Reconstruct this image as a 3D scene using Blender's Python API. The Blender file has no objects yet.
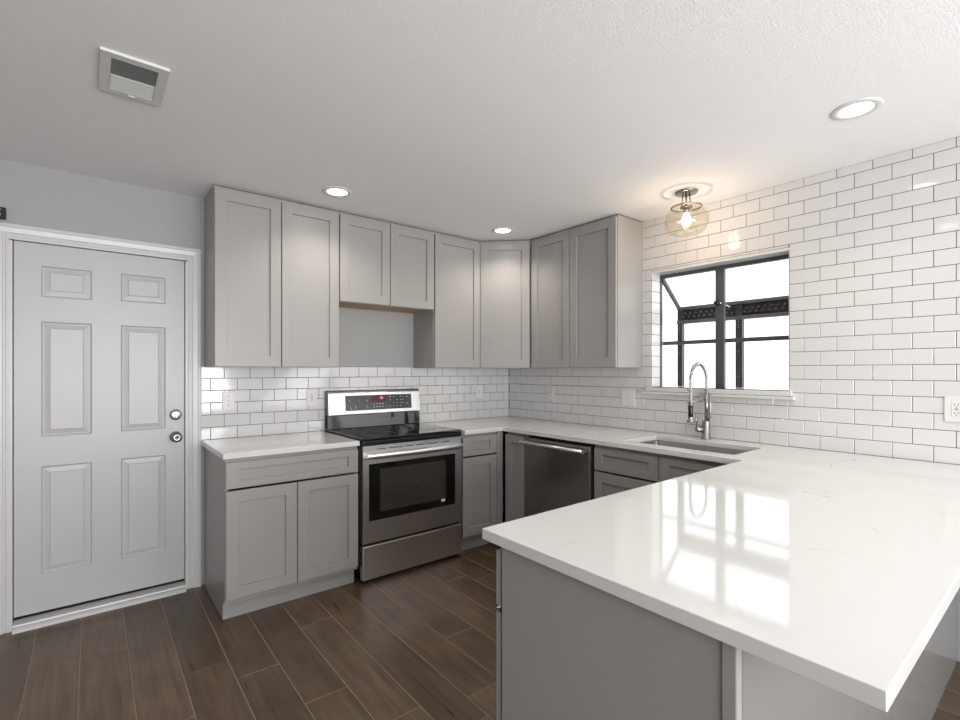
import bpy, bmesh, math, random
from math import pi, sin, cos
from mathutils import Vector, Matrix
random.seed(7)
sc = bpy.context.scene
col = sc.collection

# ------------------------------------------------------------ camera, world, light
cd = bpy.data.cameras.new('camera'); cam = bpy.data.objects.new('camera', cd); col.objects.link(cam)
cam.location = (-3.1431, -3.4775, 1.3507)
cam.rotation_euler = (pi / 2, 0, -0.6755)
cd.sensor_width = 36; cd.lens = 18.1876; cd.shift_y = 0.01128
cd.clip_start = 0.02
sc.camera = cam
sc.view_settings.view_transform = 'Standard'; sc.view_settings.look = 'None'
sc.view_settings.gamma = 1; sc.view_settings.use_curve_mapping = False
sc.view_settings.exposure = 0.14
w = bpy.data.worlds.new('daylight'); sc.world = w; w.use_nodes = True
bgn = w.node_tree.nodes['Background']
bgn.inputs['Color'].default_value = (0.97, 0.985, 1, 1); bgn.inputs['Strength'].default_value = 1.9
sc.cycles.max_bounces = 10; sc.cycles.diffuse_bounces = 6; sc.cycles.glossy_bounces = 5
sc.cycles.transparent_max_bounces = 16; sc.cycles.caustics_reflective = False; sc.cycles.caustics_refractive = False
sc.cycles.use_denoising = True
sc.cycles.sample_clamp_indirect = 6

def area_light(name, loc, rot, sx, sy, energy, color):
    l = bpy.data.lights.new(name, 'AREA'); l.shape = 'RECTANGLE'; l.size = sx; l.size_y = sy
    l.energy = energy; l.color = color
    o = bpy.data.objects.new(name, l); col.objects.link(o); o.location = loc; o.rotation_euler = rot
    return o
# added area lights at unseen openings behind and right of camera, tilted toward ceiling
area_light('added_rear_light', (-2.75, -6.95, 1.25), (math.radians(130), 0, 0), 3.3, 2.1, 230, (.985, .99, 1))
area_light('added_side_light', (-.05, -5.7, 1.25), (math.radians(132), 0, pi / 2), 2.2, 2.0, 46, (.985, .99, 1))

# ------------------------------------------------------------ materials
def mat(name, color, rough=.5, metal=0, coat=0, spec=.5):
    m = bpy.data.materials.new(name); m.use_nodes = True
    b = m.node_tree.nodes['Principled BSDF']
    b.inputs['Base Color'].default_value = (*color, 1); b.inputs['Roughness'].default_value = rough
    b.inputs['Metallic'].default_value = metal; b.inputs['Coat Weight'].default_value = coat
    b.inputs['Coat Roughness'].default_value = .05
    b.inputs['Specular IOR Level'].default_value = spec
    return m
def nodes(m): return m.node_tree.nodes, m.node_tree.links, m.node_tree.nodes['Principled BSDF']
def add_bump(m, scale, strength, dist=.002, detail=2, stretch=(1, 1, 1), tex='noise', rough_var=None):
    n, l, b = nodes(m)
    tc = n.new('ShaderNodeTexCoord'); mp = n.new('ShaderNodeMapping'); mp.inputs['Scale'].default_value = stretch
    t = n.new('ShaderNodeTexNoise'); t.inputs['Scale'].default_value = scale; t.inputs['Detail'].default_value = detail
    bp = n.new('ShaderNodeBump'); bp.inputs['Strength'].default_value = strength; bp.inputs['Distance'].default_value = dist
    l.new(tc.outputs['Object'], mp.inputs['Vector']); l.new(mp.outputs['Vector'], t.inputs['Vector'])
    l.new(t.outputs['Fac'], bp.inputs['Height']); l.new(bp.outputs['Normal'], b.inputs['Normal'])
    if rough_var:
        r = n.new('ShaderNodeMapRange'); r.inputs['To Min'].default_value = rough_var[0]; r.inputs['To Max'].default_value = rough_var[1]
        l.new(t.outputs['Fac'], r.inputs['Value']); l.new(r.outputs['Result'], b.inputs['Roughness'])
    return m
def emit(name, color, strength):
    m = bpy.data.materials.new(name); m.use_nodes = True
    n, l, b = nodes(m)
    b.inputs['Base Color'].default_value = (*color, 1)
    b.inputs['Emission Color'].default_value = (*color, 1); b.inputs['Emission Strength'].default_value = strength
    return m
def clear_glass(name, tint, gloss_rough=.0, ior=1.45):
    m = bpy.data.materials.new(name); m.use_nodes = True
    n, l, b = nodes(m); n.remove(b); out = n['Material Output']
    tr = n.new('ShaderNodeBsdfTransparent'); tr.inputs['Color'].default_value = (*tint, 1)
    gl = n.new('ShaderNodeBsdfGlossy'); gl.inputs['Roughness'].default_value = gloss_rough
    lw = n.new('ShaderNodeLayerWeight'); lw.inputs['Blend'].default_value = .5
    pw = n.new('ShaderNodeMath'); pw.operation = 'POWER'; pw.inputs[1].default_value = 4.0; l.new(lw.outputs['Facing'], pw.inputs[0])
    fr = n.new('ShaderNodeMapRange'); fr.inputs['To Min'].default_value = .03; fr.inputs['To Max'].default_value = .4; l.new(pw.outputs[0], fr.inputs['Value'])
    mx = n.new('ShaderNodeMixShader')
    l.new(fr.outputs['Result'], mx.inputs['Fac']); l.new(tr.outputs['BSDF'], mx.inputs[1]); l.new(gl.outputs['BSDF'], mx.inputs[2])
    l.new(mx.outputs['Shader'], out.inputs['Surface'])
    return m

M = {}
M['cab'] = add_bump(mat('grey_cabinet_paint', (.325, .315, .302), .33), 140, .04, .001)
M['cab_gap'] = mat('shaded_cabinet_gap', (.08, .075, .07), .7)  # dark colour for the shade between wall cabinets and ceiling
M['ply'] = add_bump(mat('raw_plywood', (.50, .34, .19), .6), 12, .1, .002, 4, (1, 12, 12))
M['wall'] = add_bump(mat('grey_wall_paint', (.355, .356, .348), .6), 160, .12, .0015)
M['white'] = add_bump(mat('white_trim_paint', (.60, .597, .59), .3), 60, .03, .001)
M['door'] = add_bump(mat('white_door_paint', (.49, .487, .478), .34), 60, .05, .001)
M['tile'] = add_bump(mat('glazed_white_tile', (.645, .64, .632), .07, coat=.3), 9, .05, .004)
M['grout'] = mat('grey_grout', (.05, .048, .046), .85)
M['steel'] = add_bump(mat('brushed_stainless', (.74, .745, .75), .42, 1), 6, .015, .0004, 2, (1, 1, 80), rough_var=(.30, .38))
for k_ in ('steel',):
    M[k_].node_tree.nodes['Principled BSDF'].inputs['Anisotropic'].default_value = .4
M['steel_d'] = add_bump(mat('dark_brushed_stainless', (.31, .30, .29), .33, 1), 6, .015, .0004, 2, (1, 1, 80), rough_var=(.22, .3))
M['nickel'] = mat('satin_nickel', (.36, .35, .335), .27, 1)
M['chrome'] = mat('polished_steel', (.62, .61, .59), .12, 1)
M['blackglass'] = mat('black_ceramic_glass', (.006, .006, .006), .04, coat=.6)
M['black'] = mat('black_enamel', (.008, .008, .008), .25)
M['blackmatt'] = mat('black_plastic', (.006, .006, .006), .6)
M['ovenglass'] = mat('oven_inner_glass', (.045, .04, .034), .06, coat=.5)
M['gap_shade'] = mat('dark_void', (.004, .004, .004), .9)  # near-black colour standing for the shade inside gaps, slots and vent
M['winframe'] = add_bump(mat('dark_bronze_aluminium', (.085, .085, .088), .4, .2), 50, .05, .001)
M['winlight'] = mat('weathered_aluminium', (.20, .20, .20), .45, .3)
M['glass'] = clear_glass('window_glass', (.97, .985, .99))
M['globe'] = clear_glass('amber_tinted_glass', (.985, .965, .93), .02)
M['led'] = emit('led_disc', (1, .97, .92), 9)
M['bulb'] = emit('bulb_glow', (1, .86, .66), 10)
M['plastic'] = mat('white_plastic', (.70, .69, .675), .3)
M['slot'] = mat('outlet_slot', (.03, .03, .03), .6)
M['mark'] = mat('printed_white_marks', (.75, .75, .75), .5)
M['redlcd'] = emit('red_led_window', (.09, .012, .009), .12)
M['ledtext'] = emit('led_digits', (.9, .55, .5), .8)
M['ventwhite'] = mat('vent_paint', (.66, .67, .64), .45)

# ceiling: white paint with an orange-peel texture
M['ceil'] = add_bump(mat('textured_ceiling_paint', (.88, .882, .885), .8), 150, .5, .0035, 3)

# quartz worktop with thin grey veins
mq = mat('white_quartz', (.70, .70, .69), .07, coat=.25); n, l, b = nodes(mq)
tc = n.new('ShaderNodeTexCoord')
ns = n.new('ShaderNodeTexNoise'); ns.inputs['Scale'].default_value = 1.7; ns.inputs['Detail'].default_value = 7; ns.inputs['Distortion'].default_value = 1.3
l.new(tc.outputs['Object'], ns.inputs['Vector'])
sb = n.new('ShaderNodeMath'); sb.operation = 'SUBTRACT'; sb.inputs[1].default_value = .5; l.new(ns.outputs['Fac'], sb.inputs[0])
ab = n.new('ShaderNodeMath'); ab.operation = 'ABSOLUTE'; l.new(sb.outputs[0], ab.inputs[0])
mr = n.new('ShaderNodeMapRange'); mr.inputs['From Min'].default_value = 0; mr.inputs['From Max'].default_value = .006
mr.inputs['To Min'].default_value = 1; mr.inputs['To Max'].default_value = 0; l.new(ab.outputs[0], mr.inputs['Value'])
n2 = n.new('ShaderNodeTexNoise'); n2.inputs['Scale'].default_value = 3.1; l.new(tc.outputs['Object'], n2.inputs['Vector'])
mr2 = n.new('ShaderNodeMapRange'); mr2.inputs['From Min'].default_value = .56; mr2.inputs['From Max'].default_value = .68; l.new(n2.outputs['Fac'], mr2.inputs['Value'])
mu = n.new('ShaderNodeMath'); mu.operation = 'MULTIPLY'; l.new(mr.outputs['Result'], mu.inputs[0]); l.new(mr2.outputs['Result'], mu.inputs[1])
mu2 = n.new('ShaderNodeMath'); mu2.operation = 'MULTIPLY'; mu2.inputs[1].default_value = .6; l.new(mu.outputs[0], mu2.inputs[0])
mx = n.new('ShaderNodeMix'); mx.data_type = 'RGBA'; mx.inputs[6].default_value = (.70, .70, .69, 1); mx.inputs[7].default_value = (.33, .31, .30, 1)
l.new(mu2.outputs[0], mx.inputs[0]); l.new(mx.outputs[2], b.inputs['Base Color'])
M['quartz'] = mq

# wood-look floor planks; each plank has its own tone in the 'tone' attribute
mf = mat('wood_look_floor_plank', (.1, .08, .06), .3); n, l, b = nodes(mf)
tc = n.new('ShaderNodeTexCoord'); mp = n.new('ShaderNodeMapping'); mp.inputs['Scale'].default_value = (26, 1.6, 1)
at = n.new('ShaderNodeAttribute'); at.attribute_name = 'tone'
ad = n.new('ShaderNodeVectorMath'); ad.operation = 'MULTIPLY_ADD'; ad.inputs[1].default_value = (40, 40, 40)
l.new(at.outputs['Vector'], ad.inputs[0]); l.new(tc.outputs['Object'], ad.inputs[2]); l.new(ad.outputs[0], mp.inputs['Vector'])
g = n.new('ShaderNodeTexNoise'); g.inputs['Scale'].default_value = 1.6; g.inputs['Detail'].default_value = 6; g.inputs['Distortion'].default_value = .6
l.new(mp.outputs['Vector'], g.inputs['Vector'])
cl = n.new('ShaderNodeTexNoise'); cl.inputs['Scale'].default_value = 4; cl.inputs['Detail'].default_value = 3; l.new(ad.outputs[0], cl.inputs['Vector'])
ramp = n.new('ShaderNodeValToRGB'); e = ramp.color_ramp.elements
e[0].position = .25; e[0].color = (.062, .041, .027, 1); e[1].position = .78; e[1].color = (.150, .104, .069, 1)
l.new(g.outputs['Fac'], ramp.inputs['Fac'])
hsv = n.new('ShaderNodeHueSaturation'); l.new(ramp.outputs['Color'], hsv.inputs['Color'])
mv = n.new('ShaderNodeMapRange'); mv.inputs['To Min'].default_value = .82; mv.inputs['To Max'].default_value = 1.2; l.new(at.outputs['Fac'], mv.inputs['Value'])
mc = n.new('ShaderNodeMapRange'); mc.inputs['From Min'].default_value = .3; mc.inputs['From Max'].default_value = .7; mc.inputs['To Min'].default_value = .8; mc.inputs['To Max'].default_value = 1.2
l.new(cl.outputs['Fac'], mc.inputs['Value'])
mm = n.new('ShaderNodeMath'); mm.operation = 'MULTIPLY'; l.new(mv.outputs['Result'], mm.inputs[0]); l.new(mc.outputs['Result'], mm.inputs[1])
l.new(mm.outputs[0], hsv.inputs['Value']); hsv.inputs['Saturation'].default_value = 1.08
l.new(hsv.outputs['Color'], b.inputs['Base Color'])
bp = n.new('ShaderNodeBump'); bp.inputs['Strength'].default_value = .12; bp.inputs['Distance'].default_value = .002; l.new(g.outputs['Fac'], bp.inputs['Height']); l.new(bp.outputs['Normal'], b.inputs['Normal'])
rr = n.new('ShaderNodeMapRange'); rr.inputs['To Min'].default_value = .22; rr.inputs['To Max'].default_value = .42; l.new(g.outputs['Fac'], rr.inputs['Value']); l.new(rr.outputs['Result'], b.inputs['Roughness'])
M['floor'] = mf
M['floorgrout'] = mat('floor_grout', (.30, .235, .17), .85)

# ------------------------------------------------------------ mesh helpers
def box(bm, x0, x1, y0, y1, z0, z1, mi=0):
    if x0 > x1: x0, x1 = x1, x0
    if y0 > y1: y0, y1 = y1, y0
    if z0 > z1: z0, z1 = z1, z0
    v = [bm.verts.new(c) for c in ((x0, y0, z0), (x1, y0, z0), (x1, y1, z0), (x0, y1, z0), (x0, y0, z1), (x1, y0, z1), (x1, y1, z1), (x0, y1, z1))]
    for f in ((0, 3, 2, 1), (4, 5, 6, 7), (0, 1, 5, 4), (1, 2, 6, 5), (2, 3, 7, 6), (3, 0, 4, 7)):
        bm.faces.new([v[i] for i in f]).material_index = mi
    return v
def lathe(bm, prof, center=(0, 0, 0), axis='z', seg=32, mi=0, closed=False):
    c = Vector(center); rings = []
    def P(r, h, a):
        x, y = r * cos(a), r * sin(a)
        return {'z': Vector((x, y, h)), 'y': Vector((x, h, y)), 'x': Vector((h, x, y))}[axis] + c
    for r, h in prof:
        if r < 1e-6: rings.append([bm.verts.new(P(0, h, 0))])
        else: rings.append([bm.verts.new(P(r, h, 2 * pi * k / seg)) for k in range(seg)])
    pairs = list(zip(rings, rings[1:]))
    if closed: pairs.append((rings[-1], rings[0]))
    for A, B in pairs:
        for k in range(seg):
            k2 = (k + 1) % seg
            f = [A[k % len(A)]] + ([A[k2]] if len(A) > 1 else []) + ([B[k2]] if len(B) > 1 else []) + [B[k % len(B)]]
            if len(set(f)) >= 3:
                fc = bm.faces.new(f); fc.material_index = mi; fc.smooth = True
def tube(bm, pts, r, seg=12, mi=0, cap=True):
    pts = [Vector(p) for p in pts]; rings = []
    up = Vector((0, 0, 1)); t0 = (pts[1] - pts[0]).normalized()
    if abs(t0.dot(up)) > .9: up = Vector((0, 1, 0))
    nrm = t0.cross(up).normalized()
    for i, p in enumerate(pts):
        t = (pts[min(i + 1, len(pts) - 1)] - pts[max(i - 1, 0)]).normalized()
        nrm = (nrm - t * nrm.dot(t)).normalized(); bn = t.cross(nrm)
        rr_ = r[i] if isinstance(r, (list, tuple)) else r
        rings.append([bm.verts.new(p + (nrm * cos(2 * pi * k / seg) + bn * sin(2 * pi * k / seg)) * rr_) for k in range(seg)])
    for A, B in zip(rings, rings[1:]):
        for k in range(seg):
            f = bm.faces.new((A[k], A[(k + 1) % seg], B[(k + 1) % seg], B[k])); f.smooth = True; f.material_index = mi
    if cap:
        bm.faces.new(rings[0]).material_index = mi; bm.faces.new(rings[-1]).material_index = mi
def prism(bm, poly, axis, a, b_, mi=0):
    """extrude a 2D polygon along an axis ('x': poly=(y,z); 'y': (x,z); 'z': (x,y))"""
    def P(u, v, t): return {'x': (t, u, v), 'y': (u, t, v), 'z': (u, v, t)}[axis]
    A = [bm.verts.new(P(u, v, a)) for u, v in poly]; B = [bm.verts.new(P(u, v, b_)) for u, v in poly]
    k = len(poly)
    for i in range(k): bm.faces.new((A[i], A[(i + 1) % k], B[(i + 1) % k], B[i])).material_index = mi
    bm.faces.new(A).material_index = mi; bm.faces.new(B[::-1]).material_index = mi
def make(name, bm, m, parent=None, bevel=0, label=None, cat=None, group=None, kind=None, loc=None, segs=2):
    bmesh.ops.recalc_face_normals(bm, faces=bm.faces)
    me = bpy.data.meshes.new(name); bm.to_mesh(me); bm.free()
    for mm_ in (m if isinstance(m, (list, tuple)) else [m]): me.materials.append(M[mm_])
    o = bpy.data.objects.new(name, me); col.objects.link(o)
    if parent: o.parent = parent
    if loc: o.location = loc
    if bevel:
        md = o.modifiers.new('edge', 'BEVEL'); md.width = bevel; md.segments = segs; md.limit_method = 'ANGLE'; md.angle_limit = math.radians(40)
        md.harden_normals = False
    tag(o, label, cat, group, kind); return o
def tag(o, label=None, cat=None, group=None, kind=None):
    if label: o['label'] = label
    if cat: o['category'] = cat
    if group: o['group'] = group
    if kind: o['kind'] = kind
def thing(name, label, cat, loc=(0, 0, 0), rz=0, group=None, kind=None):
    o = bpy.data.objects.new(name, None); col.objects.link(o); o.empty_display_size = .1
    o.location = loc; o.rotation_euler = (0, 0, rz); tag(o, label, cat, group, kind); return o
def B(): return bmesh.new()
def bx(name, m, parent, *b, bevel=.0015, **k):
    bm = B(); box(bm, *b); return make(name, bm, m, parent, bevel, **k)

H = 2.44; PZ = .0778; PX = .1548; CT = .914

# ------------------------------------------------------------ floor
bm = B(); lay = bm.faces.layers.float.new('tone')
PW = .1795; PL = .912; gap = .0017
offs = {0: -.215, 1: -.57, 2: -.385, 3: -.976, 4: -1.15, 5: -1.50, 6: -.89, 7: -1.10, 8: -.965, 9: -1.456}
xk = -3.364
nx0 = int(math.floor((-6 - xk) / PW)); nx1 = int(math.ceil((0.0 - xk) / PW))
for k in range(nx0, nx1):
    x0 = xk + k * PW; x1 = x0 + PW
    yb = offs.get(k, -random.random() * PL)
    if k >= 0 and k == 5: yb = -1.50
    y = yb + math.ceil((0 - yb) / PL) * PL
    while y > -7.0:
        ya, yb_ = y, y - PL
        top = min(ya, .01); bot = max(yb_, -7)
        if top - bot > .01:
            tn = random.random()
            g_ = gap
            a = (max(x0 + g_, -6), min(x1 - g_, 0.0)); c = (bot + g_, top - g_)
            f = bm.faces
            h0, h1 = -.004, 0
            bb = .0012
            vo = [bm.verts.new((a[i], c[j], h0)) for i, j in ((0, 0), (1, 0), (1, 1), (0, 1))]
            vm = [bm.verts.new((a[i], c[j], -bb)) for i, j in ((0, 0), (1, 0), (1, 1), (0, 1))]
            s = ((bb, bb), (-bb, bb), (-bb, -bb), (bb, -bb))
            vt = [bm.verts.new((a[i] + s[q][0], c[j] + s[q][1], h1)) for q, (i, j) in enumerate(((0, 0), (1, 0), (1, 1), (0, 1)))]
            fs = [bm.faces.new(vt)]
            for q in range(4):
                fs.append(bm.faces.new((vo[q], vo[(q + 1) % 4], vm[(q + 1) % 4], vm[q])))
                fs.append(bm.faces.new((vm[q], vm[(q + 1) % 4], vt[(q + 1) % 4], vt[q])))
            for ff in fs: ff[lay] = tn; ff.material_index = 0
        y -= PL
for v4 in [box(bm, -6.1, .12, -7.1, .12, -.06, -.0014, 1)]: pass
make('floor', bm, ['floor', 'floorgrout'], kind='structure')

bx('ceiling', 'ceil', None, -6.1, .12, -7.1, .12, H, H + .06, bevel=0, kind='structure')

# ------------------------------------------------------------ walls with tile
def tile_rects(u0, u1, v0, v1, off_even, off_odd, holes):
    out = []
    r = 0; z = CT
    rows = []
    zz = CT
    while zz < v1: rows.append((zz, r)); zz += PZ; r += 1
    for zb, r in rows:
        off = off_even if r % 2 == 0 else off_odd
        k = math.floor((u0 - off) / PX) - 1
        while off + k * PX < u1:
            a, b_ = off + k * PX, off + (k + 1) * PX; k += 1
            rect = [max(a, u0), min(b_, u1), max(zb, v0), min(zb + PZ, v1)]
            if rect[1] - rect[0] < .006 or rect[3] - rect[2] < .006: continue
            rs = [rect]
            for h in holes:
                nr = []
                for q in rs:
                    if q[1] <= h[0] or q[0] >= h[1] or q[3] <= h[2] or q[2] >= h[3]: nr.append(q); continue
                    if q[0] < h[0]: nr.append([q[0], h[0], q[2], q[3]])
                    if q[1] > h[1]: nr.append([h[1], q[1], q[2], q[3]])
                    m0, m1 = max(q[0], h[0]), min(q[1], h[1])
                    if q[2] < h[2]: nr.append([m0, m1, q[2], h[2]])
                    if q[3] > h[3]: nr.append([m0, m1, h[3], q[3]])
                rs = nr
            out += [q for q in rs if q[1] - q[0] > .006 and q[3] - q[2] > .006]
    return out
def put_tile(bm, P, q, mi=0, g_=.0014, t=.008, bv=.0014):
    a, b_, c, d = q[0] + g_, q[1] - g_, q[2] + g_, q[3] - g_
    tl = [random.uniform(-.00025, .00025) for _ in range(4)]
    back = [bm.verts.new(P(u, v, t)) for u, v in ((a, c), (b_, c), (b_, d), (a, d))]
    mid = [bm.verts.new(P(u, v, bv * .8)) for u, v in ((a, c), (b_, c), (b_, d), (a, d))]
    fr = [bm.verts.new(P(u, v, tl[i] * .5)) for i, (u, v) in enumerate(((a + bv, c + bv), (b_ - bv, c + bv), (b_ - bv, d - bv), (a + bv, d - bv)))]
    bm.faces.new(fr).material_index = mi
    for i in range(4):
        j = (i + 1) % 4
        bm.faces.new((back[i], back[j], mid[j], mid[i])).material_index = mi
        bm.faces.new((mid[i], mid[j], fr[j], fr[i])).material_index = mi
# back wall: y=0 is the tile face
DX0, DX1, DZ = -3.478, -2.676, 2.045
bm = B()
Y0, Y1 = .0085, .13
for b_ in ((-6.1, DX0, Y0, Y1, 0, H), (DX1, -2.607, Y0, Y1, 0, H), (DX0, DX1, Y0, Y1, DZ, H)): box(bm, *b_, 0)
box(bm, -2.607, .12, Y0, Y1, 0, CT, 0)
box(bm, -2.607, .12, .0035, Y1, CT, 1.381, 1)
box(bm, -2.607, .12, .0, Y1, 1.3812, H, 0)
for q in tile_rects(-2.605, 0.0, CT, 1.381, -.0743, -.1517, [(-2.487, -2.413, 1.098, 1.216), (-1.945, -1.872, 1.098, 1.216)][:0]):
    put_tile(bm, lambda u, v, d: (u, d, v), q, 2, t=.004)
make('wall_back', bm, ['wall', 'grout', 'tile'], kind='structure')
# right wall: x=0 is the tile face, window opening in it
WY0, WY1, WZ0, WZ1 = -2.408, -1.523, 1.234, 2.054
bm = B()
X0, X1 = .0035, .13
YE = -4.4
for (ya, yb_, za, zb) in ((YE, WY0, CT, H), (WY1, .12, CT, H), (WY0, WY1, CT, WZ0), (WY0, WY1, WZ1, H)): box(bm, X0, X1, ya, yb_, za, zb, 1)
box(bm, X0, X1, YE, .12, 0, CT, 0)
for b_ in ((-7.1, -6.85, 0, H), (-4.55, YE, 0, H), (-6.85, -4.55, 0, .12), (-6.85, -4.55, 2.35, H)): box(bm, X0, X1, *b_, 0)  # unseen side opening added to let daylight in
for q in tile_rects(YE, 0.0, CT, H, -.0827, -.0827 + PX / 2, [(WY0 - .0005, WY1 + .0005, WZ0 - .05, WZ1 + .012)]):
    put_tile(bm, lambda u, v, d: (d, u, v), q, 2, t=.004)
# tiled reveals of the window opening (left and right jambs, and the head)
for r in range(0, 12):
    za = max(CT + r * PZ + PZ * 3.98, WZ0); zb = min(CT + (r + 1) * PZ + PZ * 3.98, WZ1)
    if zb - za < .01: continue
    for (xa, xb) in ((.004, .128),):
        put_tile(bm, lambda u, v, d: (u, WY1 - .004 + d, v), (xa, xb, za, zb), 2, t=.003)
        put_tile(bm, lambda u, v, d: (u, WY0 + .004 - d, v), (xa, xb, za, zb), 2, t=.003)
make('wall_right', bm, ['wall', 'grout', 'tile'], kind='structure')
# bullnose trim above and beside the window
bm = B(); box(bm, -.006, .128, WY0 - .004, WY1 + .004, WZ1 - .006, WZ1 + .010)
make('trim_window_head', bm, 'tile', bevel=.002, kind='structure')
# sill: two stepped courses
bm = B(); box(bm, -.022, .40, WY0 - .018, WY1 + .036, WZ0 - .030, WZ0 - .001)
box(bm, -.034, .0, WY0 - .035, WY1 + .06, WZ0 - .050, WZ0 - .0315)
make('trim_window_sill', bm, 'tile', bevel=.003, kind='structure')
# rest of the room (behind the camera) with large unseen openings added to let daylight in
bm = B()
box(bm, -6.1, -6.0, -7.1, .12, 0, H)
make('wall_left', bm, 'wall', kind='structure')
bm = B()
for b_ in ((-6.0, -4.4, -7.1, -7.0, 0, H), (-.8, .13, -7.1, -7.0, 0, H), (-4.4, -.8, -7.1, -7.0, 2.35, H), (-4.4, -.8, -7.1, -7.0, 0, .12)): box(bm, *b_)
make('wall_rear', bm, 'wall', kind='structure')

# ------------------------------------------------------------ entry door
dr = thing('door_1', None, None, (-3.459, .018, .062), kind='structure')
W_, H_ = .766, 1.968
bm = B()
pans = [(.106, .319, 1.685, 1.852), (.449, .668, 1.693, 1.853), (.106, .319, .935, 1.554), (.449, .668, .937, 1.553), (.106, .319, .202, .777), (.449, .668, .199, .780)]
us = [0, .106, .319, .449, .668, W_]
zs_cols = {}
# front face as grid pieces around the panels
def rectface(u0, u1, v0, v1, y=0): 
    vs = [bm.verts.new((u, y, v)) for u, v in ((u0, v0), (u1, v0), (u1, v1), (u0, v1))]; bm.faces.new(vs); return vs
for (a, c) in ((0, .106), (.319, .449), (.668, W_)): rectface(a, c, 0, H_)
for (a, c, ids) in ((.106, .319, (0, 2, 4)), (.449, .668, (1, 3, 5))):
    zl = 0
    for i in ids[::-1]:
        rectface(a, c, zl, pans[i][2]); zl = pans[i][3]
    rectface(a, c, zl, H_)
for (a, c, v0, v1) in pans:
    prev = None
    for ins, y in ((0, 0), (.0015, -.0012), (.004, .004), (.009, .0065), (.013, .0065), (.035, .0025), (.0375, -.0005), (.041, .0)):
        ring = [bm.verts.new((u, y, v)) for u, v in ((a + ins, v0 + ins), (c - ins, v0 + ins), (c - ins, v1 - ins), (a + ins, v1 - ins))]
        if prev:
            for i in range(4): bm.faces.new((prev[i], prev[(i + 1) % 4], ring[(i + 1) % 4], ring[i]))
        prev = ring
    bm.faces.new(prev)
vb = [bm.verts.new((u, .04, v)) for u, v in ((0, 0), (W_, 0), (W_, H_), (0, H_))]; vf = [bm.verts.new((u, 0, v)) for u, v in ((0, 0), (W_, 0), (W_, H_), (0, H_))]
bm.faces.new(vb)
for i in range(4): bm.faces.new((vb[i], vb[(i + 1) % 4], vf[(i + 1) % 4], vf[i]))
bmesh.ops.remove_doubles(bm, verts=bm.verts, dist=.0001)
make('door_slab', bm, 'door', dr)
kx = -2.739 + 3.459
bm = B(); lathe(bm, [(0, .0), (.033, .0), (.033, -.006), (.028, -.011), (.013, -.014), (.0125, -.03), (.024, -.037), (.030, -.048), (.029, -.058), (.020, -.066), (.007, -.067), (.006, -.064), (0, -.064)], (kx, 0, .946 - .062), 'y')
make('door_knob', bm, 'nickel', dr)
bm = B(); lathe(bm, [(0, 0), (.033, 0), (.033, -.005), (.030, -.014), (.022, -.017), (.010, -.018), (0, -.018)], (kx, 0, 1.081 - .062), 'y')
box(bm, kx - .004, kx + .004, -.036, -.016, 1.081 - .062 - .016, 1.081 - .062 + .016)
make('deadbolt', bm, 'nickel', dr, bevel=.001)
# casing with moulded profile (trim), jamb and threshold
def casing_profile(): return [(0, 0), (0, -.010), (.006, -.013), (.012, -.013), (.016, -.009), (.022, -.009), (.028, -.014), (.052, -.017), (.058, -.021), (.066, -.021), (.072, -.018), (.072, 0)]
bm = B()
YW = .008
def cas_sweep(path_pts):
    prof = casing_profile(); rings = []
    for (x, z, nx, nz) in path_pts:
        rings.append([bm.verts.new((x + nx * u, YW + d, z + nz * u)) for u, d in prof])
    for A, B_ in zip(rings, rings[1:]):
        k = len(prof)
        for i in range(k): bm.faces.new((A[i], A[(i + 1) % k], B_[(i + 1) % k], B_[i]))
    bm.faces.new(rings[0]); bm.faces.new(rings[-1])
ci, co, cz = DX0 + .004, DX1 - .001, DZ - .006
cas_sweep([(co, .0, 1, 0), (co, cz, 1, 1), (ci, cz, -1, 1), (ci, 0, -1, 0)])
make('trim_1', bm, 'white', kind='structure')
bm = B()
box(bm, DX0 + .0005, -3.4625, -.004, .125, 0.0, DZ - .018); box(bm, -2.690, DX1 - .0005, -.004, .125, 0.0, DZ - .018)
box(bm, DX0 + .0005, DX1 - .0005, -.004, .125, DZ - .012, DZ - .0005)
box(bm, DX0 + .0005, -3.450, .061, .09, 0.03, DZ - .013); box(bm, -2.702, DX1 - .0005, .061, .09, .03, DZ - .013); box(bm, DX0, DX1, .061, .09, DZ - .03, DZ - .012)
make('trim_2', bm, 'white', bevel=.001, kind='structure')
bm = B()
prism(bm, [(-.045, 0), (-.045, .012), (-.030, .020), (-.012, .022), (-.010, .030), (.10, .046), (.10, 0)], 'x', -3.4615, -2.691)
make('trim_3', bm, 'white', bevel=.0015, kind='structure')
bx('under_door_shade', 'gap_shade', None, -3.4615, -2.691, .03, .055, .044, .0615, bevel=0, kind='structure')  # dark strip painting the shade in the gap under the door slab

# black bracket fixed on the wall over the top-left corner of the door casing
br = thing('wall_bracket', 'small black metal bracket on the wall above the door casing, at the left edge', 'bracket', (-3.52, .007, 2.125))
bm = B(); box(bm, -.045, .034, -.03, 0, .004, .062); make('plate', bm, 'blackmatt', br, .003)
bm = B(); lathe(bm, [(0, -.045), (.009, -.045), (.009, -.028), (.0, -.028)], (.012, 0, .046), 'y', 16); lathe(bm, [(0, -.045), (.009, -.045), (.009, -.028), (.0, -.028)], (.012, 0, .022), 'y', 16)
make('bolt', bm, 'steel_d', br)
bm = B(); box(bm, -.03, .012, -.03, 0, -.035, .0035); make('roller_stem', bm, 'steel_d', br, .002)

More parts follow.
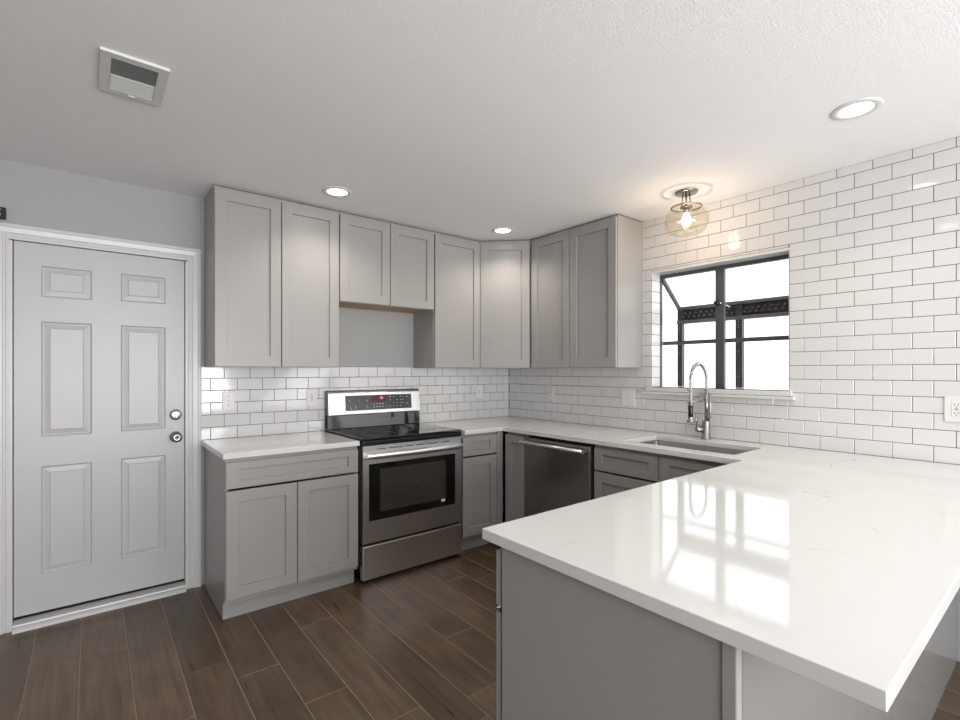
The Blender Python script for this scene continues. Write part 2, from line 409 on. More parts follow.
# ------------------------------------------------------------ garden window
wn = thing('window_1', None, None, (0.13, -1.9655, 1.234), kind='structure')
WL, WR, WT = .4425, -.4425, .820     # local y of left/right sides, top height
OX = .25                              # projection beyond the wall
bm = B()
box(bm, -.02, .012, WL - .008, WL - .001, 0, WT)
box(bm, -.02, .012, WR, WL, WT - .030, WT - .004); 
make('inner_frame', bm, 'winframe', wn, .002)
bx('mullion', 'winframe', wn, -.03, .0, -.027, .030, 0, WT - .01, bevel=.003)
bx('shelf_rail', 'winframe', wn, .022, .040, WR, WL - .001, .305, .332, bevel=.003)
OT = .5775
bm = B(); box(bm, OX - .02, OX + .02, WL - .038, WL, 0, OT)
make('corner_post', bm, 'winframe', wn, .002)
bm = B(); box(bm, OX - .02, OX + .02, WR, WR + .062, 0, OT); make('corner_post', bm, 'winframe', wn, .002)
bm = B(); box(bm, OX - .02, OX + .02, -.031, .014, 0, OT); make('front_post', bm, 'winframe', wn, .002)
bm = B()
for z in (.08, .25, .42, .44, .46):
    lathe(bm, [(0, -.004), (.004, -.003), (.004, 0)], (OX - .02, -.008, z), 'x', 10)
    lathe(bm, [(0, -.004), (.004, -.003), (.004, 0)], (OX - .02, WL - .02, z), 'x', 10)
make('screw_heads', bm, 'chrome', wn)
bx('upper_front_rail', 'winlight', wn, OX - .03, OX + .02, WR, WL, .578, .602, bevel=.004)
bx('lower_front_rail', 'winlight', wn, OX - .03, OX + .02, WR, WL, .473, .497, bevel=.004)
bm = B(); box(bm, OX + .0, OX + .012, WR + .01, WL - .01, .497, .578)
for k in range(3): box(bm, OX - .014, OX, WR + .01, WL - .01, .512 + k * .026, .516 + k * .026)
make('vent_strip', bm, 'winframe', wn, .001)
bm = B()
k = 0; y = WL - .045
while y > WR + .03:
    for j, z in enumerate((.525, .552)):
        o_ = .014 if j else 0
        bmesh.ops.create_icosphere(bm, subdivisions=1, radius=.009, matrix=Matrix.Translation((OX - .012, y - o_, z)))
    y -= .040
make('vent_knobs', bm, 'winlight', wn, kind='stuff')
def rafter(y0, y1, name='roof_rafter'):
    bm = B(); prism(bm, [(-.0, WT - .045), (-.0, WT - .006), (OX + .0, .600), (OX + .0, .565)], 'y', y0, y1); make(name, bm, 'winframe', wn, .002)
rafter(WL - .022, WL); rafter(WR, WR + .022)
bm = B(); prism(bm, [(.0, WT - .018), (.0, WT - .014), (OX, .596), (OX, .592)], 'y', WR + .03, WL - .03); make('sloped_glass', bm, 'glass', wn)
bx('front_glass', 'glass', wn, OX + .002, OX + .006, WR + .06, -.031, .0, .478, bevel=0)
bx('front_glass', 'glass', wn, OX + .002, OX + .006, .014, WL - .038, .0, .478, bevel=0)
bm = B(); prism(bm, [(.012, 0), (OX - .02, 0), (OX - .02, .565), (.012, WT - .05)], 'y', WL - .006, WL - .002); make('side_glass', bm, 'glass', wn)
bm = B(); prism(bm, [(.012, 0), (OX - .02, 0), (OX - .02, .565), (.012, WT - .05)], 'y', WR + .002, WR + .006); make('side_glass', bm, 'glass', wn)
bx('window_seat', 'white', wn, .0, OX + .03, WR - .01, WL + .01, -.04, -.001, bevel=.002)
bm = B(); lathe(bm, [(0, -.062), (.013, -.062), (.017, -.055), (.017, -.04), (.008, -.03), (.008, -.0)], (0, .012, .565), 'x', 20)
kn = make('crank_knob', bm, 'black', wn)
bm = B(); tube(bm, [(-.042, -.006, .565), (.09, -.012, .550), (.20, -.018, .535)], .0035, 8); make('crank_rod', bm, 'chrome', wn)

# ------------------------------------------------------------ cabinets
def shaker(parent, name, x0, x1, z0, z1, yf, t=.019, st=.062, rail=None, rec=.013, label=None):
    """shaker front, face at local y=-yf, looking to -y"""
    rail = rail or st
    bm = B()
    def ring(ix, iz, y): return [bm.verts.new((u, y, v)) for u, v in ((x0 + ix, z0 + iz), (x1 - ix, z0 + iz), (x1 - ix, z1 - iz), (x0 + ix, z1 - iz))]
    R = [ring(0, 0, -yf + t), ring(0, 0, -yf + .0012), ring(.0012, .0012, -yf), ring(st, rail, -yf), ring(st + .0012, rail + .0012, -yf + .001), ring(st + .0015, rail + .0015, -yf + rec)]
    for A, C in zip(R, R[1:]):
        for i in range(4): bm.faces.new((A[i], A[(i + 1) % 4], C[(i + 1) % 4], C[i]))
    bm.faces.new(R[0]); bm.faces.new(R[-1])
    return make(name, bm, 'cab', parent, label=label)
def slab_carcass(bm, w, d, z0, z1, t=.016, back=-.002, top=True, bottom=True):
    box(bm, 0, t, -d, back, z0, z1); box(bm, w - t, w, -d, back, z0, z1)
    box(bm, t, w - t, back - .006, back, z0, z1)
    if bottom: box(bm, t, w - t, -d, back - .006, z0, z0 + t)
    if top: box(bm, t, w - t, -d, back - .006, z1 - t, z1)
def base_cabinet(name, label, loc, rz, w, fronts, face=.612, top_panel=False, toe_in=.056, side_floor=True):
    """face = distance wall -> door face"""
    r = thing(name, label, 'cabinet', loc, rz)
    d = face - .021
    bm = B(); slab_carcass(bm, w, d, .1, CT - .031, top=top_panel, back=-.006)
    # face frame
    box(bm, .016, w - .016, -d, -d + .016, CT - .031 - .035, CT - .031); 
    make('carcass', bm, 'cab', r, .001)
    bm = B(); box(bm, 0, w, -face + toe_in, -face + toe_in + .016, 0, .1)
    box(bm, 0, .012, -face + toe_in + .016, -.01, 0, .0995); box(bm, w - .012, w, -face + toe_in + .016, -.01, 0, .0995)
    make('toe_kick', bm, 'cab', r, .001)
    for kind_, x0, x1, z0, z1 in fronts:
        if kind_ == 'drawer': shaker(r, 'drawer_front', x0, x1, z0, z1, face, rail=.04 if z1 - z0 < .17 else .062)
        elif kind_ == 'door': shaker(r, 'door', x0, x1, z0, z1, face)
        elif kind_ == 'filler': bx('filler_strip', 'cab', r, x0, x1, -face + .004, -face + .02, z0, z1)
    return r
ZD0, ZD1, ZF0, ZF1 = .125, .706, .718, .860
F = .625
def upper_cabinet(name, label, loc, rz, w, z0, z1, doors, depth=.325, ply=True):
    r = thing(name, label, 'cabinet', loc, rz)
    r.location.z = z0
    h = z1 - z0
    bm = B(); slab_carcass(bm, w, depth - .021, 0.012, h, back=-.001)
    box(bm, 0, w, -depth + .021, -.001, 0, .0118) if False else None
    box(bm, 0, .016, -depth + .021, -.001, 0, .012); box(bm, w - .016, w, -depth + .021, -.001, 0, .012); box(bm, .016, w - .016, -depth + .021, -depth + .037, 0, .012)
    make('carcass', bm, 'cab', r, .001)
    for x0, x1 in doors: shaker(r, 'door', x0, x1, .003, h - .018, depth)
    bx('top_gap_shade', 'cab_gap', r, .004, w - .004, -depth + .03, -.004, h + .0005, H - z0 - .001, bevel=0)  # dark block standing in for the shaded gap below the ceiling
    return r
UZ0, UZ1 = 1.374, 2.432
upper_cabinet('wall_cabinet', 'tall grey two-door wall cabinet nearest the white entry door', (-2.588, 0, 0), 0, .754, UZ0, UZ1, [(.003, .3738), (.3792, .750)])
sh = upper_cabinet('wall_cabinet', 'short grey two-door wall cabinet mounted above the range gap', (-1.832, 0, 0), 0, .766, 1.822, UZ1, [(.003, .3803), (.3857, .760)])
bx('bottom_board', 'ply', sh, .017, .749, -.285, -.008, .002, .0115, bevel=0, label='raw plywood underside')
bx('hanging_rail', 'ply', sh, .017, .749, -.0255, -.0085, -.0, .0018, bevel=0)
upper_cabinet('wall_cabinet', 'grey single-door wall cabinet between range gap and corner', (-1.064, 0, 0), 0, .456, UZ0, UZ1, [(.003, .447)])
# diagonal corner cabinet
cr = thing('corner_wall_cabinet', 'grey diagonal wall cabinet in the room corner, one angled door', 'cabinet', (0, 0, UZ0))
bm = B(); t_ = .304
poly = [(-.001, -.001), (-.606, -.001), (-.606, -t_), (-t_, -.606), (-.001, -.606)]
prism(bm, poly, 'z', 0, UZ1 - UZ0); make('carcass', bm, 'cab', cr, .001)
dl = math.hypot(.606 - t_, .606 - t_)
def shaker_at(parent, w, z0, z1, origin, ang):
    o = shaker(parent, 'door', 0, w, z0, z1, .0)
    # local face at y=0 looking -y, body to +y
    o.location = origin; o.rotation_euler = (0, 0, ang); return o
# door plane offset 20 mm out from the diagonal face
nv = Vector((-1, -1, 0)).normalized()
p0 = Vector((-.606, -t_, 0)) + nv * .0205; tv = Vector((1, -1, 0)).normalized()
wd = dl - .019
shaker_at(cr, wd, .003, UZ1 - UZ0 - .018, p0 + tv * .0095, -pi / 4)
bm = B(); prism(bm, [(a * .96 - .004, b_ * .96 - .004) for a, b_ in poly], 'z', UZ1 - UZ0 + .0005, H - UZ0 - .001); make('top_gap_shade', bm, 'cab_gap', cr)  # same dark gap shade above the corner cabinet
upper_cabinet('wall_cabinet', 'grey two-door wall cabinet beside the window, its pale side panel showing', (0, -.608, 0), -pi / 2, .850, UZ0, UZ1, [(.028, .430), (.435, .847)])

# base run along the back wall
base_cabinet('base_cabinet', 'grey base cabinet beside the entry door, one drawer above two doors', (-2.588, 0, 0), 0, .754,
             [('drawer', .003, .751, ZF0, ZF1), ('door', .003, .3748, ZD0, ZD1), ('door', .3792, .751, ZD0, ZD1)], F, toe_in=.07)
base_cabinet('base_cabinet', 'narrow grey base cabinet right of the range, one drawer and one door', (-1.022, 0, 0), 0, .385,
             [('drawer', .004, .330, ZF0, ZF1), ('door', .004, .330, ZD0, ZD1), ('filler', .336, .3965, .1, CT - .033)], F, toe_in=.07)
# corner return on the right run, then dishwasher, sink base
base_cabinet('base_cabinet', 'slim grey corner base cabinet between range side and dishwasher', (0, -.654, 0), -pi / 2, .208,
             [('door', -.004, .205, ZD0, ZF1)], F, toe_in=.07)
base_cabinet('sink_base_cabinet', 'grey base cabinet under the sink with two false drawer fronts', (0, -1.500, 0), -pi / 2, .925,
             [('drawer', .006, .456, ZF0, ZF1), ('drawer', .462, .921, ZF0, ZF1), ('door', .006, .456, ZD0, ZD1), ('door', .462, .921, ZD0, ZD1)], F, toe_in=.07)

# peninsula cabinets (fronts face the back wall)
pr_ = base_cabinet('peninsula_cabinet', 'grey end cabinet of the peninsula, flat side panel toward the camera', (-1.462, -3.082, 0), pi, .798,
             [('drawer', .004, .814, ZF0 - .006, ZF1), ('door', .004, .397, ZD0, ZD1 - .012), ('door', .401, .814, ZD0, ZD1 - .012)], .616, toe_in=.07)
bx('end_panel', 'cab', pr_, .800, .818, -.588, -.004, .0, CT - .032)
bx('corner_post', 'cab', pr_, .800, .822, -.003, .024, .0, CT - .032, bevel=.003)
bx('hinge', 'chrome', pr_, .806, .816, -.612, -.600, ZD1 - .011, ZF0 - .013, bevel=.001)
base_cabinet('peninsula_cabinet', 'grey inner peninsula cabinet between the end cabinet and tiled wall', (-.655, -3.082, 0), pi, .803,
             [('drawer', .004, .799, ZF0, ZF1), ('door', .004, .400, ZD0, ZD1), ('door', .404, .799, ZD0, ZD1)], .616, toe_in=.07)
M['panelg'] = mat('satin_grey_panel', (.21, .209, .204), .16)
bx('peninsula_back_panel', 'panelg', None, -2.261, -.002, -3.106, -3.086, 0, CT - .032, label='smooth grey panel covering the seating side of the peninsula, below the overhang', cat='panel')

# ------------------------------------------------------------ worktops
def slab_from_cells(name, xs, ys, filled, z0, z1, label):
    bm = B(); V = {}
    def v(i, j):
        if (i, j) not in V: V[(i, j)] = bm.verts.new((xs[i], ys[j], z1))
        return V[(i, j)]
    for i in range(len(xs) - 1):
        for j in range(len(ys) - 1):
            if filled((xs[i] + xs[i + 1]) / 2, (ys[j] + ys[j + 1]) / 2):
                bm.faces.new((v(i, j), v(i + 1, j), v(i + 1, j + 1), v(i, j + 1)))
    r = bmesh.ops.extrude_face_region(bm, geom=bm.faces[:])
    for e in r['geom']:
        if isinstance(e, bmesh.types.BMVert): e.co.z = z0
    bmesh.ops.recalc_face_normals(bm, faces=bm.faces)
    bmesh.ops.dissolve_limit(bm, angle_limit=.01, verts=bm.verts, edges=bm.edges)
    return make(name, bm, 'quartz', bevel=.0022, label=label, cat='worktop', segs=3)
slab_from_cells('worktop', [-2.605, -1.838], [-.651, -.002], lambda x, y: True, CT - .03, CT, 'short white quartz worktop between the entry door and the range')
SX0, SX1, SY0, SY1 = -.540, -.165, -2.335, -1.665
PXL, PYF, PYB = -2.297, -3.309, -2.430
def fill(x, y):
    if SX0 < x < SX1 and SY0 < y < SY1: return False
    if y > -.651: return x > -1.02
    if y > PYB: return x > -.655
    return True
slab_from_cells('worktop', [PXL, -1.018, -.655, SX0, SX1, -.002], [PYF, PYB, SY0, SY1, -.651, -.002], fill, CT - .03, CT, 'large white quartz worktop wrapping corner, sink and foreground peninsula')

# ------------------------------------------------------------ sink and faucet
sk = thing('kitchen_sink', 'rectangular stainless undermount sink below the window', 'sink', ((SX0 + SX1) / 2, (SY0 + SY1) / 2, CT - .0325))
hx, hy = (SX1 - SX0) / 2, (SY1 - SY0) / 2
bm = B()
def loop(ix, iy, z, rad=.03, seg=5):
    pts = []
    for (sx, sy, a0) in ((1, 1, 0), (-1, 1, pi / 2), (-1, -1, pi), (1, -1, 3 * pi / 2)):
        for q in range(seg + 1):
            a = a0 + q / seg * pi / 2
            pts.append(bm.verts.new((sx * (ix - rad) + rad * cos(a), sy * (iy - rad) + rad * sin(a), z)))
    return pts
L = [loop(hx + .02, hy + .02, 0), loop(hx + .002, hy + .002, 0, .012), loop(hx, hy, -.004, .012), loop(hx - .004, hy - .004, -.19, .02), loop(hx - .025, hy - .025, -.215, .03)]
for A, C in zip(L, L[1:]):
    k = len(A)
    for i in range(k): f = bm.faces.new((A[i], A[(i + 1) % k], C[(i + 1) % k], C[i])); f.smooth = True
bm.faces.new(L[-1])
M['sinksteel'] = mat('sink_steel', (.36, .355, .35), .3, 1)
bo = make('basin', bm, 'sinksteel', sk); md = bo.modifiers.new('s', 'SOLIDIFY'); md.thickness = .0015; md.offset = -1
bm = B(); lathe(bm, [(0, .004), (.03, .003), (.045, .006), (.057, .002), (.057, .0)], (.06, 0, -.2145), 'z', 28); make('drain', bm, 'chrome', sk)

fx, fy = -.068, -1.957
fc = thing('kitchen_faucet', 'tall spring-neck pull-down kitchen faucet behind the sink', 'faucet', (fx, fy, CT))
bm = B(); lathe(bm, [(0, 0), (.030, 0), (.030, .006), (.025, .010), (.025, .11), (.022, .118), (.0, .118)], seg=28); make('body', bm, 'nickel', fc)
bm = B(); tube(bm, [(.006, .0, .11), (.006, .0, .315)], .0125, 16); make('riser', bm, 'nickel', fc)
bm = B(); tube(bm, [(.0, -.016, .118), (.0, -.026, .14), (.0, -.028, .22), (.0, -.026, .29)], .006, 10); make('side_tube', bm, 'nickel', fc)
R_ = .1; arc = []
zc = .375
cx_ = -.100
path = [Vector((.006, 0, .31 + .01 * q)) for q in range(0, 6)]
for q in range(0, 33):
    a = q / 32 * pi
    path.append(Vector((cx_ + .006 + (R_) * cos(a), 0, zc + .105 * sin(a))))
for q in range(1, 13): path.append(Vector((cx_ - R_ + .006, 0, zc - .013 * q)))
bm = B(); tube(bm, path, .0058, 10); make('hose', bm, 'steel_d', fc)
# spring coil wound round the hose
cum = [0]
for a, c in zip(path, path[1:]): cum.append(cum[-1] + (c - a).length)
tot = cum[-1]; pitch = .0072; pts = []; nst = int(tot / pitch * 10)
j = 0
for s_ in range(nst + 1):
    d = s_ / nst * tot
    while j < len(cum) - 2 and cum[j + 1] < d: j += 1
    f_ = (d - cum[j]) / max(cum[j + 1] - cum[j], 1e-9); P = path[j].lerp(path[j + 1], f_); T = (path[min(j + 1, len(path) - 1)] - path[j]).normalized()
    N1 = Vector((0, 1, 0)); N2 = T.cross(N1).normalized(); a = 2 * pi * d / pitch
    pts.append(P + (N1 * cos(a) + N2 * sin(a)) * .0105)
bm = B(); tube(bm, pts, .0017, 6); make('spring', bm, 'chrome', fc)
hxp = cx_ - R_ + .006
bm = B(); lathe(bm, [(0, .25), (.014, .25), (.0145, .24), (.013, .235), (.013, .15), (.016, .14), (.016, .132), (.024, .130), (.024, .120), (0, .120)], (hxp, 0, 0), seg=24); make('spray_head', bm, 'nickel', fc)
bm = B(); lathe(bm, [(.0135, .152), (.0148, .154), (.0148, .222), (.0135, .224)], (hxp, 0, 0), seg=24); make('grip', bm, 'black', fc, label='black grip on the spray head')
bm = B(); tube(bm, [(.006, 0, .255), (hxp + .012, 0, .243)], .0045, 10); lathe(bm, [(.0150, .236), (.018, .236), (.018, .249), (.0150, .249)], (hxp, 0, 0), seg=20, closed=True); make('support_arm', bm, 'nickel', fc)
bm = B(); lathe(bm, [(0, -.062), (.019, -.062), (.021, -.056), (.021, -.03), (.013, -.024), (.013, 0)], (0, 0, .062), 'y', 20)
for v_ in bm.verts: v_.co.x, v_.co.y = v_.co.y * .72 - v_.co.x * .69, -v_.co.y * .69 - v_.co.x * .72
o_ = make('valve', bm, 'nickel', fc)
bm = B(); lathe(bm, [(0, -.030), (.007, -.029), (.008, -.024), (.006, -.018), (.005, -.010), (0, -.010)], (hxp, 0, .325), 'x', 14); make('dock_knob', bm, 'nickel', fc)
bm = B(); tube(bm, [(-.040, .04, .075), (-.042, .042, .12), (-.046, .045, .165)], [.004, .0035, .003], 8); make('lever', bm, 'nickel', fc)

# ------------------------------------------------------------ range
RW = .775
rg = thing('kitchen_range', 'stainless steel electric range with black glass cooktop against back wall', 'range', (-1.815, -.006, 0))
RF = .634
bm = B(); box(bm, 0, RW, -RF + .045, -.02, .05, .905); box(bm, .03, RW - .03, -RF + .07, -.05, 0, .05); make('body', bm, 'black', rg, .002)
bm = B(); box(bm, -.002, RW + .002, -RF - .001, -.028, .906, .924); ct = make('cooktop', bm, 'blackglass', rg, .005, segs=3)
bm = B(); box(bm, 0.0, RW, -RF - .002, -RF + .03, .880, .9055); make('front_lip', bm, 'black', rg, .006)
bm = B()
for (bx_, by_, r_) in ((.2, -.20, .075), (.2, -.46, .11), (.56, -.20, .09), (.56, -.46, .09), (.38, -.15, .05)):
    lathe(bm, [(r_, .9242), (r_ + .0015, .9244), (r_ + .003, .9242)], (bx_, by_, 0), seg=48)
make('burner_rings', bm, 'steel_d', ct)
# oven door
bm = B()
dz0, dz1 = .256, .874
ox0, ox1, oz0, oz1 = .044, .716, .395, .757
for b_ in ((.003, ox0, dz0, dz1), (ox1, RW - .003, dz0, dz1)): box(bm, b_[0], b_[1], -RF, -RF + .04, b_[2], b_[3])
box(bm, ox0, ox1, -RF, -RF + .04, dz0, oz0); box(bm, ox0, ox1, -RF, -RF + .04, oz1, dz1)
bmesh.ops.remove_doubles(bm, verts=bm.verts, dist=.00005)
od = make('oven_door', bm, 'steel', rg)
bm = B()
a, c, d, e = .122, .638, .445, .720
for b_ in ((ox0, a, oz0, oz1), (c, ox1, oz0, oz1), (a, c, oz0, d), (a, c, e, oz1)): box(bm, b_[0], b_[1], -RF + .0, -RF + .006, b_[2], b_[3])
bmesh.ops.remove_doubles(bm, verts=bm.verts, dist=.00005)
make('window_border', bm, 'blackglass', od)
bx('oven_window', 'ovenglass', od, a, c, -RF + .003, -RF + .008, d, e, bevel=0)
bm = B(); box(bm, c - .006, c - .003, -RF + .001, -RF + .0028, d + .01, e - .01); 
for (z, x1_) in ((.560, .40), (.505, .33), (.60, .3)): box(bm, a + .01, a + x1_, -RF + .0012, -RF + .0028, z, z + .004)
make('oven_racks', bm, 'steel_d', od)
bm = B()
for x0_, x1_ in ((.10, .165), (.185, .29), (.305, .37), (.39, .46), (.475, .57), (.60, .665)):
    box(bm, x0_, x1_, -RF - .0006, -RF + .001, .846, .851)
make('vent_slots', bm, 'gap_shade', od)
# curved bar handle
bm = B(); prev = None; N = 24
for q in range(N + 1):
    u = q / N; x = .016 + u * (RW - .032); bow = .030 + .026 * (1 - (2 * u - 1) ** 2) ** .8 if 0 < u < 1 else .028
    hh = .019
    ring = [bm.verts.new((x, -RF - bow - dy, .812 + dz)) for dy, dz in ((0, -hh), (.010, -hh * .8), (.015, 0), (.010, hh * .8), (0, hh), (-.006, 0))]
    if prev:
        for i in range(6): f = bm.faces.new((prev[i], prev[(i + 1) % 6], ring[(i + 1) % 6], ring[i])); f.smooth = True
    else: bm.faces.new(ring)
    prev = ring
bm.faces.new(prev)
box(bm, .014, .045, -RF - .034, -RF - .0002, .799, .825); box(bm, RW - .045, RW - .014, -RF - .034, -RF - .0002, .799, .825)
make('handle', bm, 'steel', od, .002)
bm = B(); box(bm, .597, .627, -RF - .0006, -RF + .0025, .428, .446); make('sticker', bm, 'mark', od, label='small white sticker on oven glass')
bm = B(); box(bm, .003, RW - .003, -RF, -RF + .04, .026, .238); make('storage_drawer', bm, 'steel', rg, .003)
bm = B(); box(bm, .006, RW - .006, -RF + .02, -RF + .045, .239, .2555); make('drawer_gap', bm, 'gap_shade', rg)
# backguard
bg = None
bm = B(); prism(bm, [(-.022, .9245), (-.055, .9245), (-.048, 1.03), (-.022, 1.03)], 'x', .0, RW); 
bg = make('backguard', bm, 'blackglass', rg, .003)
bm = B(); prism(bm, [(.0, 1.0), (-.052, 1.022), (-.072, 1.026), (-.058, 1.186), (-.045, 1.198), (.0, 1.198)], 'x', .004, RW - .004); 
cp = make('control_panel', bm, 'steel', bg, .004)
bm = B(); box(bm, .0, RW, -.040, -.001, 1.1985, 1.204); box(bm, 0, .0035, -.045, 0, .93, 1.2); make('panel_cap', bm, 'black', bg, .002)
def on_panel(x0, x1, z0, z1, out, name, m, parent):
    # strip lying on the tilted control face
    def yy(z): return -.072 + (z - 1.026) / (1.186 - 1.026) * .014
    bm = B()
    v = [bm.verts.new((x, yy(z) - o__, z)) for o__ in (out, -.001) for x, z in ((x0, z0), (x1, z0), (x1, z1), (x0, z1))]
    for f in ((0, 1, 2, 3), (4, 5, 6, 7), (0, 1, 5, 4), (1, 2, 6, 5), (2, 3, 7, 6), (3, 0, 4, 7)): bm.faces.new([v[i] for i in f])
    return make(name, bm, m, parent)
dp = on_panel(.130, .690, 1.053, 1.166, .0012, 'touch_panel', 'blackglass', cp)
M['panelgrey'] = mat('charcoal_panel', (.035, .036, .038), .12)
dp.data.materials[0] = M['panelgrey']
on_panel(.338, .468, 1.112, 1.160, .0018, 'clock_display', 'redlcd', dp)
def yy(z): return -.072 + (z - 1.026) / (1.186 - 1.026) * .014
bm = B()
def dot(x, z, wx=.006, wz=.0035): box(bm, x - wx / 2, x + wx / 2, yy(z) - .0024, yy(z) - .001, z - wz / 2, z + wz / 2)
for x in (.36, .385, .41, .435): 
    for z in (1.098, 1.075): dot(x, z, .010)
for i, x in enumerate((.50, .53, .56, .59, .61)):
    for z in (1.148, 1.124, 1.1, 1.076):
        if (i + int(z * 1000)) % 5: dot(x, z, .007)
dot(.65, 1.146, .012); dot(.65, 1.09, .010)
for x, z in ((.165, 1.13), (.235, 1.13), (.30, 1.128), (.17, 1.075), (.21, 1.08), (.30, 1.085)): dot(x, z, .006); dot(x + .008, z - .012, .003)
make('button_marks', bm, 'mark', dp, kind='stuff')
bm = B()
for x in (.418, .432):   # two lit digits
    for dx, dz, wx, wz in ((0, .008, .007, .0015), (0, 0, .007, .0015), (0, -.008, .007, .0015), (-.0035, .004, .0015, .008), (.0035, .004, .0015, .008), (-.0035, -.004, .0015, .008), (.0035, -.004, .0015, .008)):
        z = 1.142 + dz; box(bm, x + dx - wx / 2, x + dx + wx / 2, yy(z) - .0026, yy(z) - .0015, z - wz / 2, z + wz / 2)
make('clock_digits', bm, 'ledtext', dp)

# ------------------------------------------------------------ dishwasher
dw = thing('dishwasher', 'dark stainless dishwasher with a long bar handle, right of the corner', 'dishwasher', (0, -.866, 0), -pi / 2)
bm = B(); box(bm, .008, .622, -.585, -.02, .1, .865); box(bm, .03, .60, -.53, -.05, 0, .1); make('body', bm, 'black', dw, .001)
bm = B(); box(bm, .003, .600, -.628, -.586, .115, .858); d_ = make('door', bm, 'steel_d', dw, .004)
bx('door_edge', 'steel', d_, .6005, .608, -.624, -.586, .115, .858, bevel=.001)
bm = B(); tube(bm, [(.006, -.676, .826), (.590, -.676, .826)], .0145, 16)
for x in (.03, .575): tube(bm, [(x, -.676, .826), (x, -.628, .826)], .009, 12)
make('handle', bm, 'steel', d_)

# ------------------------------------------------------------ outlets and switches
def outlet(label, loc, rz, kind_='outlet', w=.072, h=.117):
    r = thing('wall_outlet' if kind_ == 'outlet' else 'light_switch', label, 'outlet' if kind_ == 'outlet' else 'switch', loc, rz)
    bx('cover_plate', 'plastic', r, -w / 2, w / 2, -.006, -.0005, -h / 2, h / 2, bevel=.003)
    if kind_ == 'outlet':
        bx('receptacle', 'plastic', r, -.0165, .0165, -.0075, -.006, -.034, .034, bevel=.0006)
        bm = B()
        for s in (-1, 1):
            for x in (-.0065, .0065): box(bm, x - .0013, x + .0013, -.0078, -.0074, s * .019 - .004 + .003, s * .019 + .004 + .003)
            lathe(bm, [(0, -.0078), (.0024, -.0078), (.0024, -.0074)], (0, 0, s * .019 - .008), 'y', 12)
        box(bm, -.006, .006, -.0079, -.0074, -.003, -.0008); box(bm, -.006, .006, -.0079, -.0074, .0008, .003)
        make('slots', bm, 'slot', r)
    else:
        bm = B(); box(bm, -.005, .005, -.0078, -.006, -.012, .012); make('toggle_base', bm, 'plastic', r)
        bm = B(); prism(bm, [(-.0078, -.004), (-.016, .004), (-.016, .009), (-.0078, .005)], 'x', -.003, .003); make('toggle', bm, 'plastic', r, .0006)
        for zz_ in (-.03, .03): bm = B(); lathe(bm, [(0, -.0078), (.003, -.007), (.003, -.006)], (0, 0, zz_), 'y', 10); make('screw', bm, 'nickel', r)
    return r
outlet('white switch plate on the tiles above the short worktop, beside the entry door', (-2.450, 0, 1.155), 0, 'switch')
outlet('white outlet on the tiles just left of the range control panel', (-1.908, 0, 1.158), 0)
outlet('white outlet on the back wall tiles between the range and the corner', (-.369, 0, 1.158), 0)
outlet('white outlet on the window wall tiles nearest the corner, above the dishwasher', (0, -.551, 1.158), -pi / 2)
outlet('wide white switch plate on the tiles below the left end of the window sill', (0, -1.335, 1.145), -pi / 2, 'switch', w=.118)
outlet('white outlet on the tiled wall above the worktop, at the right edge', (0, -3.103, 1.172), -pi / 2, w=.084, h=.122)

# ------------------------------------------------------------ ceiling fixtures
def recessed(label, x, y, energy=17):
    r = thing('recessed_light', label, 'ceiling light', (x, y, H), 0)
    bm = B(); lathe(bm, [(.058, -.002), (.063, -.007), (.084, -.005), (.088, -.001), (.088, -.0002), (.056, -.0002)], seg=48, closed=True); make('trim_ring', bm, 'plastic', r)
    bm = B(); lathe(bm, [(0, -.0035), (.057, -.0035), (.057, -.0006), (0, -.0006)], seg=40); make('lens', bm, 'led', r)
    l_ = bpy.data.lights.new('downlight', 'SPOT'); l_.energy = energy; l_.color = (1, .92, .83); l_.spot_size = math.radians(140); l_.spot_blend = .8; l_.shadow_soft_size = .05
    lo = bpy.data.objects.new('downlight', l_); col.objects.link(lo); lo.location = (0, 0, -.02); lo.parent = r
recessed('round recessed ceiling light in front of the tall cabinet by the door', -1.978, -.635)
recessed('round recessed ceiling light in front of the diagonal corner cabinet', -.655, -.655)
recessed('round recessed ceiling light over the peninsula, nearest the camera', -.662, -2.882)
recessed('round recessed ceiling light further along the peninsula row, mirrored in wall tiles', -1.90, -2.84)

sf = thing('semi_flush_light', 'glass globe semi-flush ceiling light with lit bulb in front of the window', 'ceiling light', (-.320, -1.960, H))
bm = B(); lathe(bm, [(0, -.0005), (.066, -.0005), (.066, -.006), (.062, -.012), (.03, -.016), (0, -.017)], seg=40); make('canopy', bm, 'nickel', sf)
bm = B()
for q in range(3):
    a = q * 2 * pi / 3 + .5; tube(bm, [(.020 * cos(a), .020 * sin(a), -.015), (.030 * cos(a), .030 * sin(a), -.092)], .004, 10)
tube(bm, [(0, 0, -.015), (0, 0, -.092)], .0055, 10); make('stem_rods', bm, 'nickel', sf)
bm = B(); lathe(bm, [(.083, -.090), (.090, -.093), (.090, -.099), (.083, -.099)], seg=48, closed=True); lathe(bm, [(0, -.089), (.034, -.090), (.036, -.098), (0, -.098)], seg=32); make('lid', bm, 'nickel', sf)
bm = B(); lathe(bm, [(.0365, -.0955), (.0825, -.0955)], seg=48); make('lid_glass', bm, 'globe', sf)
bm = B(); prof = [(.080, -.098), (.094, -.108), (.112, -.130), (.120, -.160), (.1205, -.195), (.115, -.225), (.098, -.246), (.070, -.258), (.035, -.264), (0, -.265)]
lathe(bm, prof, seg=64); gb = make('glass_globe', bm, 'globe', sf)
md = gb.modifiers.new('thick', 'SOLIDIFY'); md.thickness = .003
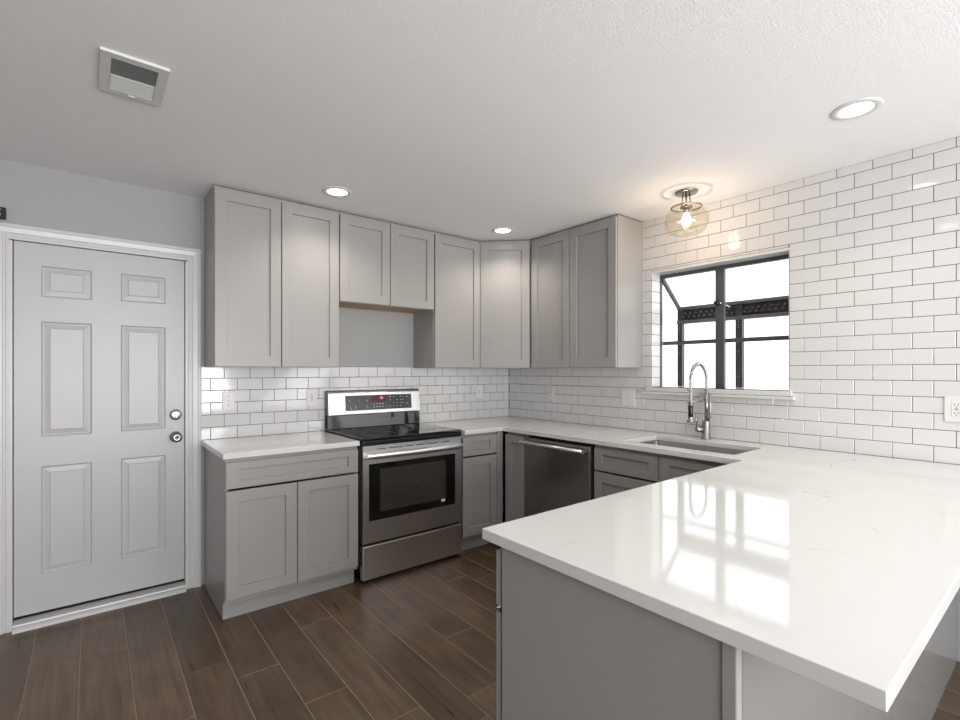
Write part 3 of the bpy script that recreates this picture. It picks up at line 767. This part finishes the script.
bm = B(); lathe(bm, [(0, -.099), (.018, -.099), (.018, -.130), (.0, -.130)], seg=20); make('bulb_socket', bm, 'nickel', sf)
bm = B(); lathe(bm, [(.012, -.130), (.016, -.145), (.027, -.165), (.029, -.18), (.024, -.195), (.012, -.204), (0, -.206)], seg=24); make('bulb', bm, 'bulb', sf)
l_ = bpy.data.lights.new('bulb_light', 'POINT'); l_.energy = 4; l_.color = (1, .76, .55); l_.shadow_soft_size = .03
lo = bpy.data.objects.new('bulb_light', l_); col.objects.link(lo); lo.location = (0, 0, -.215); lo.parent = sf

vt = thing('ceiling_vent', 'rectangular white air supply vent in the ceiling above the entry door', 'vent', (-3.021, -1.262, H))
bm = B()
a, c = .0995, .150; a2, c2 = .068, .116
for b_ in ((-a, -a2, -c, c), (a2, a, -c, c), (-a2, a2, -c, -c2), (-a2, a2, c2, c)): box(bm, b_[0], b_[1], b_[2], b_[3], -.010, -.0005)
bmesh.ops.remove_doubles(bm, verts=bm.verts, dist=.0001)
make('frame', bm, 'ventwhite', vt)
bx('backing', 'gap_shade', vt, -a2 + .0005, a2 - .0005, -c2 + .0005, c2 - .0005, -.0022, -.0006, bevel=0)
bx('divider', 'ventwhite', vt, -a2 + .0005, a2 - .0005, .004, .010, -.010, -.0025, bevel=.001)
for s_, y0_, nn in ((1, -c2, 12), (-1, .010, 10)):
    for q in range(nn):
        y = y0_ + .006 + q * .0098
        bm = B(); tl = .0042 * s_; x0_, x1_ = -a2 + .001, a2 - .001
        vs = [bm.verts.new((x, y + dy, z)) for x in (x0_, x1_) for dy, z in ((-tl, -.0095), (-tl + .001, -.0095), (tl + .001, -.0028), (tl, -.0028))]
        for f in ((0, 1, 2, 3), (4, 5, 6, 7), (0, 1, 5, 4), (1, 2, 6, 5), (2, 3, 7, 6), (3, 0, 4, 7)): bm.faces.new([vs[i] for i in f])
        make('louver', bm, 'ventwhite', vt)
bm = B(); box(bm, -.010, .012, c2 + .010, c2 + .026, -.014, -.0102); make('damper_lever', bm, 'ventwhite', vt, .001)
